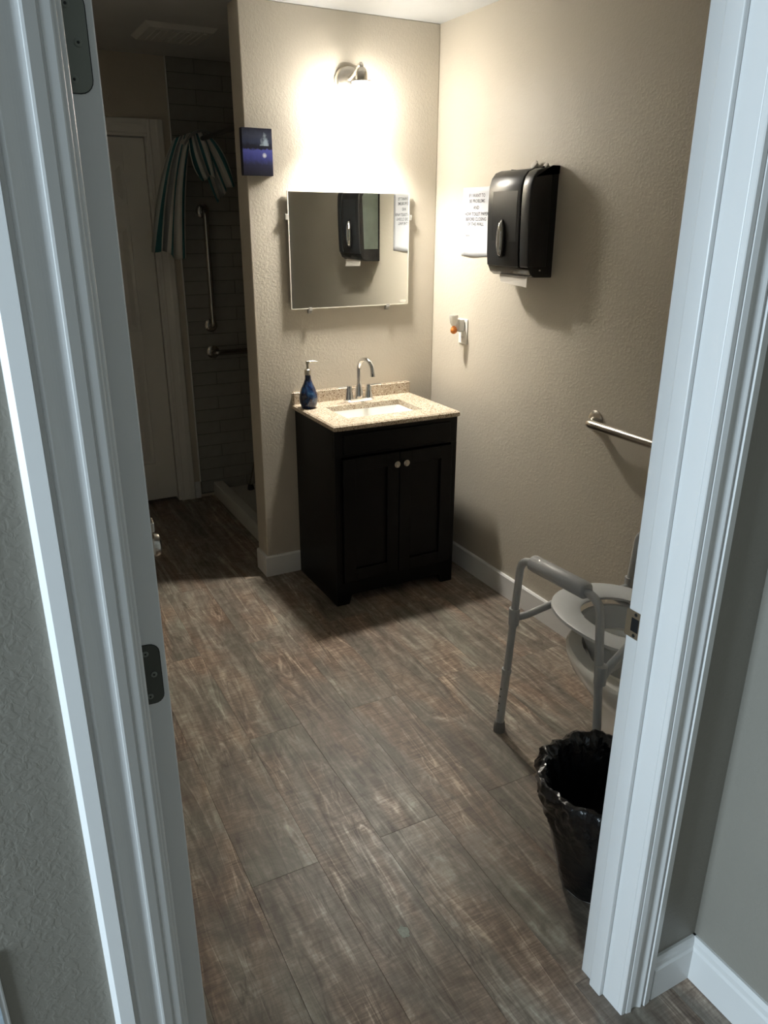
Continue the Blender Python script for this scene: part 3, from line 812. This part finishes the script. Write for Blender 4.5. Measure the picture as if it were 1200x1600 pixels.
# lamp
LX = -0.449
LZ = 2.19
lp = thing('wall_lamp', (LX, 0, LZ), 'brushed nickel wall lamp with one glowing glass shade above the mirror', 'lamp')
obj('backplate', L([(0.062, 0), (0.062, 0.006), (0.056, 0.016), (0.040, 0.020)], o=(LX, 0, LZ-0.005), axis=(0, -1, 0), seg=32), 'nickel', lp, smooth=35)
obj('arm', T([(LX, -0.018, LZ+0.005), (LX, -0.075, LZ+0.020), (LX, -0.130, LZ+0.048), (LX, -0.130, LZ+0.012)], 0.0085, seg=12, fil=0.02), 'nickel', lp, smooth=50)
obj('socket_cup', L([(0.012, 0.030), (0.020, 0.022), (0.024, 0.010), (0.024, -0.016), (0.040, -0.018), (0.041, -0.023), (0.020, -0.024)], o=(LX, -0.13, LZ), seg=24), 'nickel', lp, smooth=35)
obj('shade', L([(0.034, -0.025), (0.047, -0.040), (0.060, -0.070), (0.068, -0.105), (0.070, -0.14), (0.067, -0.175), (0.063, -0.190), (0.061, -0.189), (0.064, -0.172), (0.066, -0.14), (0.058, -0.100)], o=(LX, -0.13, LZ), seg=32, capt=False), 'lamp_glass', lp, smooth=60)
obj('diffuser', L([(0.052, -0.120), (0.050, -0.134), (0.040, -0.140), (0.020, -0.143), (0.004, -0.1435)], o=(LX, -0.13, LZ), seg=28), 'bulb_glow', lp, smooth=60)
obj('screw', L([(0.006, 0), (0.004, 0.006)], o=(LX-0.036, -0.016, LZ-0.012), axis=(0, -1, 0), seg=12), 'nickel', lp)
# canvas
PX0, PX1, PZ0, PZ1, PD = -0.935, -0.806, 1.812, 1.988, 0.028
cv = thing('canvas_picture', ((PX0+PX1)/2, -PD/2, PZ0), 'tiny dark blue night canvas at the wall corner', 'picture')
bm = B(PX0, PX1, -PD, -0.0005, PZ0, PZ1, bev=0.002)
obj('stretcher', bm, 'canvas_side', cv)
bm = NB(); uvl = bm.loops.layers.uv.new('UVMap')
vs = [bm.verts.new(p) for p in ((PX0+0.002, -PD-0.0004, PZ0+0.002), (PX1-0.002, -PD-0.0004, PZ0+0.002), (PX1-0.002, -PD-0.0004, PZ1-0.002), (PX0+0.002, -PD-0.0004, PZ1-0.002))]
f = bm.faces.new(vs)
for lpp, c in zip(f.loops, ((0, 0), (1, 0), (1, 1), (0, 1))): lpp[uvl].uv = c
obj('painted_face', bm, 'canvas_print', cv)

# ------------------------------------------------------------------ right wall: towel dispenser, notice, outlet
DY0, DY1 = -0.865, -0.600
dp = thing('towel_dispenser', (0, (DY0+DY1)/2, 1.438), 'black plastic paper towel dispenser on the beige wall', 'towel dispenser')
def disp_prof(off):
    o = off
    return [(0, 1.438), (-0.085, 1.440), (-0.103-o, 1.452), (-0.114-o, 1.476), (-0.118-o, 1.52), (-0.122-o, 1.62), (-0.123-o, 1.72), (-0.121-o, 1.765),
            (-0.113-o*0.7, 1.793+o*.6), (-0.098-o*0.4, 1.811+o), (-0.075, 1.820+o), (0, 1.824+o)]
obj('housing', bevel_all(PR(disp_prof(0), 'y', DY0, DY1), 0.003, 2, 40), 'dispenser_gloss', dp, smooth=35)
obj('cover', bevel_all(PR([p for p in disp_prof(0.005) if p[1] > 1.47]+[(-0.05, 1.824)][:0]+[(-0.02, 1.829), (-0.02, 1.476)], 'y', -0.806, DY1-0.001), 0.0035, 2, 40), 'dispenser_black', dp, smooth=35)
obj('side_strip', bevel_all(PR([p for p in disp_prof(0.004) if p[1] > 1.47]+[(-0.03, 1.828), (-0.03, 1.476)], 'y', DY0-0.0015, -0.812), 0.006, 3, 40), 'dispenser_black', dp, smooth=35)
obj('center_panel', bevel_all(PR([(-0.1205, 1.515), (-0.1275, 1.60), (-0.1290, 1.70), (-0.1272, 1.75), (-0.124, 1.75), (-0.12, 1.515)], 'y', -0.790, -0.632), 0.001, 1, 40), 'dispenser_black', dp, smooth=35)
obj('side_window', PR([(-0.012, 1.50), (-0.095, 1.50), (-0.105, 1.76), (-0.085, 1.795), (-0.012, 1.80)], 'y', DY1-0.0005, DY1+0.0015), 'smoke_panel', dp)
hd = obj('latch_bezel', L([(0.072, 0), (0.070, 0.004), (0.060, 0.006)], o=(-0.1285, -0.704, 1.577), axis=(-1, 0, 0), seg=32, sx=0.31, sy=1.0), 'dispenser_gloss', dp)
obj('latch', L([(0.064, 0), (0.060, 0.008), (0.040, 0.013), (0.012, 0.0145)], o=(-0.1340, -0.704, 1.577), axis=(-1, 0, 0), seg=32, sx=0.24, sy=1.0), 'chrome', hd, smooth=50)
obj('keyhole', L([(0.0045, 0), (0.003, 0.003)], o=(-0.060, DY0-0.0005, 1.466), axis=(0, -1, 0), seg=12), 'nickel', dp)
bm = NB()
loft(bm, [[(-0.085, -0.83, 1.46), (-0.085, -0.655, 1.46), (-0.083, -0.655, 1.46), (-0.083, -0.83, 1.46)],
          [(-0.092, -0.832, 1.43), (-0.092, -0.655, 1.435), (-0.090, -0.655, 1.435), (-0.090, -0.832, 1.43)],
          [(-0.094, -0.835, 1.402), (-0.090, -0.662, 1.412), (-0.088, -0.662, 1.412), (-0.092, -0.835, 1.402)]])
tag(obj('paper_towel', bm, 'towel_paper'), 'pale folded paper towel hanging from the black dispenser', 'paper towel')
for (u, v, sc, lab) in ((836, 262, 1.0, 'larger beige peg on the wall just above the black towel dispenser'), (854, 264, 0.75, 'smaller beige peg at the wall edge above the black towel dispenser')):
    q = world_pl(u, v, 'x', -0.018)
    tag(obj('wall_peg', L([(0.010*sc, 0), (0.009*sc, 0.014), (0.0155*sc, 0.022), (0.0155*sc, 0.028), (0.010*sc, 0.030)], o=(0, q.y, q.z), axis=(-1, 0, 0.5), seg=16), 'towel_paper', smooth=40), lab, 'peg', 'pegs above the dispenser')
# notice
nx = -0.0006
pp = thing('paper_notice', (0, -0.34, 1.495), 'white printed notice taped to the wall beside the towel dispenser', 'notice')
bm = NB()
G = []
for j in range(13):
    rowv = []
    for i in range(9):
        u, v = i/8, j/12
        y = -0.228-0.216*u; z = 1.778-0.281*v
        curl = 0.0012+0.006*max(0, v-0.85)/0.15*(0.4+0.6*math.sin(u*4))**2
        rowv.append(bm.verts.new((-curl, y-0.004*v, z)))
    G.append(rowv)
for j in range(12):
    for i in range(8):
        bm.faces.new((G[j][i], G[j][i+1], G[j+1][i+1], G[j+1][i]))
sh = obj('sheet', bm, 'paper_white', pp, smooth=60)
md = sh.modifiers.new('thick', 'SOLIDIFY'); md.thickness = 0.0004
def text_mesh(name, body, size, parent, mt, rot, loc, align='CENTER', bold=0.0):
    cu = bpy.data.curves.new(name, 'FONT'); cu.body = body; cu.size = size; cu.align_x = align; cu.offset = bold; cu.resolution_u = 2
    tmp = bpy.data.objects.new(name+'_tmp', cu); COL.objects.link(tmp)
    bpy.context.view_layer.update()
    me = bpy.data.meshes.new_from_object(tmp.evaluated_get(bpy.context.evaluated_depsgraph_get()))
    bpy.data.objects.remove(tmp); bpy.data.curves.remove(cu)
    me.materials.clear(); me.materials.append(MAT[mt])
    o = bpy.data.objects.new(name, me); link(o, parent)
    o.rotation_euler = rot; o.location = Vector(loc)-worigin(parent)
    return o
# lettering faces -x: text x axis -> -y, text y axis -> z
RT = (R(90), 0, R(-90))
for body, z, yc in (('IF I WANT TO', 1.738, -0.338), ('BE PROBLEMS', 1.716, -0.340), ('AND', 1.690, -0.336), ('HOW TOILET PAPER', 1.664, -0.338), ('BEFORE CLOSING', 1.643, -0.336), ('OF THE WALL', 1.623, -0.334)):
    text_mesh('lettering', body, 0.0195, pp, 'ink_black', RT, (-0.0022, yc, z), bold=0.0002)
text_mesh('lettering', '1.', 0.014, pp, 'ink_black', RT, (-0.0022, -0.240, 1.760))
text_mesh('lettering', 'Thanks', 0.016, pp, 'ink_black', RT, (-0.0022, -0.275, 1.578))
# outlet with plug-in
ot = thing('wall_outlet', (0, -0.275, 1.105), 'white outlet plate on the wall right of the vanity', 'outlet')
obj('cover_plate', B(-0.006, 0, -0.310, -0.240, 1.108, 1.222, bev=0.003), 'outlet_white', ot)
for z in (1.140, 1.190):
    rc = obj('receptacle', L([(0.0165, 0), (0.016, 0.002)], o=(-0.006, -0.275, z), axis=(-1, 0, 0), seg=20), 'outlet_white', ot)
    for dy in (-0.006, 0.006):
        obj('slot', B(-0.0084, -0.008, -0.275+dy-0.001, -0.275+dy+0.001, z-0.005, z+0.005), 'hole_black', rc)
nl = thing('night_light', (-0.04, -0.275, 1.15), 'white plug-in night light with small amber bulb in the outlet', 'night light')
obj('plug_body', B(-0.040, -0.0085, -0.292, -0.258, 1.165, 1.222, bev=0.005), 'outlet_white', nl)
obj('hood', L([(0.020, 0.034), (0.021, 0.030), (0.017, 0.0), (0.010, -0.012), (0.006, -0.014)], o=(-0.058, -0.275, 1.207), seg=18), 'plastic_clear', nl, smooth=40)
obj('amber_bulb', L([(0.005, 0.012), (0.012, 0.006), (0.016, -0.006), (0.014, -0.017), (0.006, -0.023)], o=(-0.056, -0.275, 1.180), seg=16), 'amber', nl, smooth=50)

# ------------------------------------------------------------------ toilet
TXc = -0.395
to = thing('toilet', (TXc, -2.0, 0), 'cream white toilet half hidden by the door frame under the grey commode frame', 'toilet')
def egg(cy, hx, hf, hb, z, n=40):
    """cy centre; hf front half length (towards +y), hb back"""
    out = []
    for k in range(n):
        t = 2*PI*k/n
        c_, s_ = math.cos(t), math.sin(t)
        out.append((TXc+hx*c_, cy+(hf if s_ > 0 else hb)*s_, z))
    return out
bm = NB()
loft(bm, [egg(-2.0, 0.112, 0.270, 0.30, 0.0), egg(-2.0, 0.110, 0.268, 0.30, 0.02), egg(-2.0, 0.098, 0.250, 0.29, 0.06), egg(-2.0, 0.096, 0.245, 0.28, 0.16), egg(-1.98, 0.110, 0.245, 0.28, 0.23),
          egg(-1.96, 0.150, 0.280, 0.28, 0.30), egg(-1.94, 0.178, 0.300, 0.27, 0.345), egg(-1.93, 0.186, 0.305, 0.26, 0.375), egg(-1.93, 0.187, 0.306, 0.26, 0.395), egg(-1.93, 0.180, 0.299, 0.25, 0.404),
          egg(-1.93, 0.140, 0.255, 0.20, 0.404), egg(-1.93, 0.128, 0.240, 0.19, 0.385), egg(-1.93, 0.120, 0.22, 0.18, 0.33), egg(-1.95, 0.075, 0.13, 0.11, 0.22), egg(-1.96, 0.04, 0.06, 0.06, 0.19)])
obj('bowl', bm, 'porcelain', to, smooth=50)
tk = obj('tank', B(TXc-0.215, TXc+0.215, -2.345, -2.165, 0.40, 0.745, bev=0.018, seg=3), 'porcelain', to, smooth=40)
obj('tank_lid', B(TXc-0.225, TXc+0.225, -2.35, -2.155, 0.745, 0.78, bev=0.010, seg=3), 'porcelain', to, smooth=40)
obj('tank_neck', B(TXc-0.12, TXc+0.12, -2.33, -2.10, 0.25, 0.403, bev=0.02), 'porcelain', to)
obj('flush_lever', T([(TXc-0.16, -2.165, 0.70), (TXc-0.16, -2.145, 0.70), (TXc-0.09, -2.142, 0.69)], 0.006, seg=10), 'chrome', tk)

# ------------------------------------------------------------------ commode frame over the toilet
cm = thing('commode_frame', (TXc, -1.78, 0), 'grey steel commode frame with padded armrests standing over the toilet', 'commode frame')
XLf, XRf = -0.63, -0.135
ZA = 0.672
for X in (XLf, XRf):
    side = obj('arm_frame', T([(X, -1.553, 0.235), (X, -1.580, 0.60), (X, -1.588, ZA-0.004), (X, -1.625, ZA), (X, -1.895, ZA+0.012), (X, -1.935, ZA-0.01), (X, -1.945, 0.60), (X, -1.975, 0.30), (X, -1.98, 0.235)][:1]+[(X, -1.586, ZA), (X, -1.932, ZA+0.014), (X, -1.980, 0.235)], 0.0125, seg=12, fil=0.055), 'frame_grey', cm, smooth=50)
    bm = NB()
    tube(bm, [(X, -1.640, ZA+0.006), (X, -1.645, ZA+0.006), (X, -1.872, ZA+0.016), (X, -1.877, ZA+0.016)], [0.021, 0.0255, 0.0255, 0.021], seg=18)
    obj('arm_pad', bm, 'pad_grey', side, smooth=50)
    for (ytop, ybot) in ((-1.5525, -1.534), (-1.981, -2.003)):
        lg = obj('leg', T([(X, ybot, 0.02), (X, ytop+(0.001 if ytop > -1.7 else 0.0), 0.25)], 0.0143, seg=12), 'frame_grey', cm, smooth=50)
        obj('collar', T([(X, ytop, 0.243), (X, ytop, 0.258)], 0.0165, seg=12), 'frame_grey', lg, smooth=50)
        obj('rubber_tip', L([(0.0205, 0), (0.0205, 0.015), (0.0185, 0.036), (0.015, 0.040)], o=(X, ybot, 0), seg=16), 'rubber_grey', lg, smooth=40)
        for k in range(4):
            f = 0.30+0.13*k
            yy_ = ybot+(ytop-ybot)*f
            obj('adjust_hole', L([(0.0035, 0), (0.0030, 0.0006)], o=(X-0.0142, yy_, 0.02+0.23*f), axis=(-1, 0, 0), seg=8), 'hole_black', lg)
    for yj, zj in ((-1.570, 0.462), (-1.963, 0.470)):
        obj('joint', T([(X, yj+0.0015*(1 if yj > -1.7 else -1)*0, zj-0.030), (X, yj, zj+0.028)], 0.0175, seg=12), 'frame_grey', cm, smooth=50)
for yj, zj in ((-1.570, 0.462),):
    obj('cross_bar', T([(XLf, yj, zj-0.008), (XLf+0.05, yj-0.006, zj-0.004), (XLf+0.15, yj-0.012, zj+0.016), (XRf-0.15, yj-0.012, zj+0.016), (XRf-0.05, yj-0.006, zj-0.004), (XRf, yj, zj-0.008)], 0.0120, seg=12, fil=0.04), 'frame_grey', cm, smooth=50)
obj('cross_bar', T([(XLf, -1.963, 0.445), (XLf+0.028, -1.966, 0.49), (XLf+0.10, -1.99, 0.585), (XRf-0.10, -1.99, 0.585), (XRf-0.028, -1.966, 0.49), (XRf, -1.963, 0.445)], 0.0120, seg=12, fil=0.05), 'frame_grey', cm, smooth=50)
for X, s in ((XLf, 1), (XRf, -1)):
    obj('seat_rail', T([(X+s*0.01, -1.95, 0.452), (X+s*0.13, -1.93, 0.462), (X+s*0.13, -1.64, 0.470)], 0.009, seg=10, fil=0.03), 'frame_grey', cm, smooth=50)
# oval seat ring
def oval(cx, cy, hx, hy, z, n=44, p=2.25):
    out = []
    for k in range(n):
        t = 2*PI*k/n; c_, s_ = math.cos(t), math.sin(t)
        out.append((cx+hx*math.copysign(abs(c_)**(2/p), c_), cy+hy*math.copysign(abs(s_)**(2/p), s_), z))
    return out
SCX, SCY = -0.372, -1.775
bm = NB()
rg = [oval(SCX, SCY, 0.180, 0.225, 0.484), oval(SCX, SCY, 0.188, 0.234, 0.489), oval(SCX, SCY, 0.187, 0.233, 0.498), oval(SCX, SCY, 0.178, 0.222, 0.502), oval(SCX, SCY-0.005, 0.122, 0.146, 0.500), oval(SCX, SCY-0.005, 0.113, 0.137, 0.494), oval(SCX, SCY-0.005, 0.117, 0.141, 0.484)]
loft(bm, rg, cap0=False, cap1=False)
V = list(bm.verts); n = 44
for k in range(n):
    bm.faces.new((V[k], V[(k+1) % n], V[6*n+(k+1) % n], V[6*n+k]))
obj('seat', bm, 'plastic_grey', cm, smooth=50)
bm = NB()
loft(bm, [oval(SCX, SCY-0.02, 0.128, 0.150, 0.466), oval(SCX, SCY-0.02, 0.124, 0.148, 0.472), oval(SCX, SCY-0.02, 0.110, 0.134, 0.472), oval(SCX, SCY-0.05, 0.10, 0.12, 0.36), oval(SCX, SCY-0.05, 0.104, 0.124, 0.36), oval(SCX, SCY-0.02, 0.120, 0.146, 0.44)], cap0=False, cap1=False)
obj('splash_guard', bm, 'plastic_grey', cm, smooth=50)
# ------------------------------------------------------------------ wastebasket with black liner
WXc, WYc = -0.785, -2.172
wb = thing('wastebasket', (WXc, WYc, 0), 'wastebasket wrapped in a shiny black bin liner beside the door frame', 'wastebasket')
obj('bin', L([(0.084, 0.0), (0.088, 0.004), (0.120, 0.27), (0.117, 0.27), (0.084, 0.01)], o=(WXc, WYc, 0), seg=28, capt=True), 'bin_grey', wb, smooth=50)
bm = NB()
NS = 120
prof = [(0.090, 0.008), (0.098, 0.03), (0.111, 0.08), (0.125, 0.14), (0.138, 0.20)]
for k in range(1, 11):
    f = k/10; prof.append((0.138+0.032*f, 0.20+0.125*f))
prof += [(0.171, 0.340), (0.166, 0.350), (0.156, 0.353), (0.146, 0.345), (0.134, 0.320), (0.112, 0.27), (0.100, 0.20), (0.088, 0.12), (0.05, 0.08), (0.004, 0.07)]
rings = []
for j, (r0, z0) in enumerate(prof):
    ringp = []
    for k in range(NS):
        t = 2*PI*k/NS
        c_, s_ = math.cos(t), math.sin(t)
        kk = max(0.0, min(1.0, (z0-0.19)/0.09))
        q3 = Vector((c_*3.2, s_*3.2, z0*16))
        wv = noise.noise(Vector((c_*2.0, s_*2.0, z0*4)))*0.007
        wr = (1-abs(noise.noise(q3))*2)*0.016+(1-abs(noise.noise(q3*2.3+Vector((7, 3, 1))))*2)*0.008-0.014
        r = r0+wv+(wr*kk if j < 20 else 0.0)
        rise = kk*0.016*noise.noise(Vector((c_*1.6, s_*1.6, 5)))
        ringp.append((WXc+max(0.002, r)*c_, WYc+max(0.002, r)*s_, max(0.006, z0+rise)))
    rings.append(ringp)
loft(bm, rings, cap0=False)
obj('liner', bm, 'liner_black', wb, smooth=50)
# pale mark on the floor
bm = NB()
q = world_pl(631, 1456, 'z', 0.0)
vs = []
for k in range(18):
    t = 2*PI*k/18; r = 0.016*(0.8+0.35*noise.noise(Vector((math.cos(t)*2, math.sin(t)*2, 3))))
    vs.append(bm.verts.new((q.x+r*math.cos(t), q.y+r*1.3*math.sin(t), 0.0004)))
bm.faces.new(vs)
o = obj('floor_mark', bm, 'stain_white', floor); 
# thin framed print low on the hall wall, at the left edge of the picture
fp = thing('framed_print', (-2.23, YH, 0.20), 'glossy pale blue framed print low on the left hall wall', 'framed print')
obj('frame', B(-2.352, -2.110, YH-0.005, YH, 0.20, 0.82, bev=0.0015), 'trim_white', fp)
obj('glazed_print', B(-2.347, -2.1165, YH-0.006, YH-0.005, 0.206, 0.814), 'wrap_pale', fp)
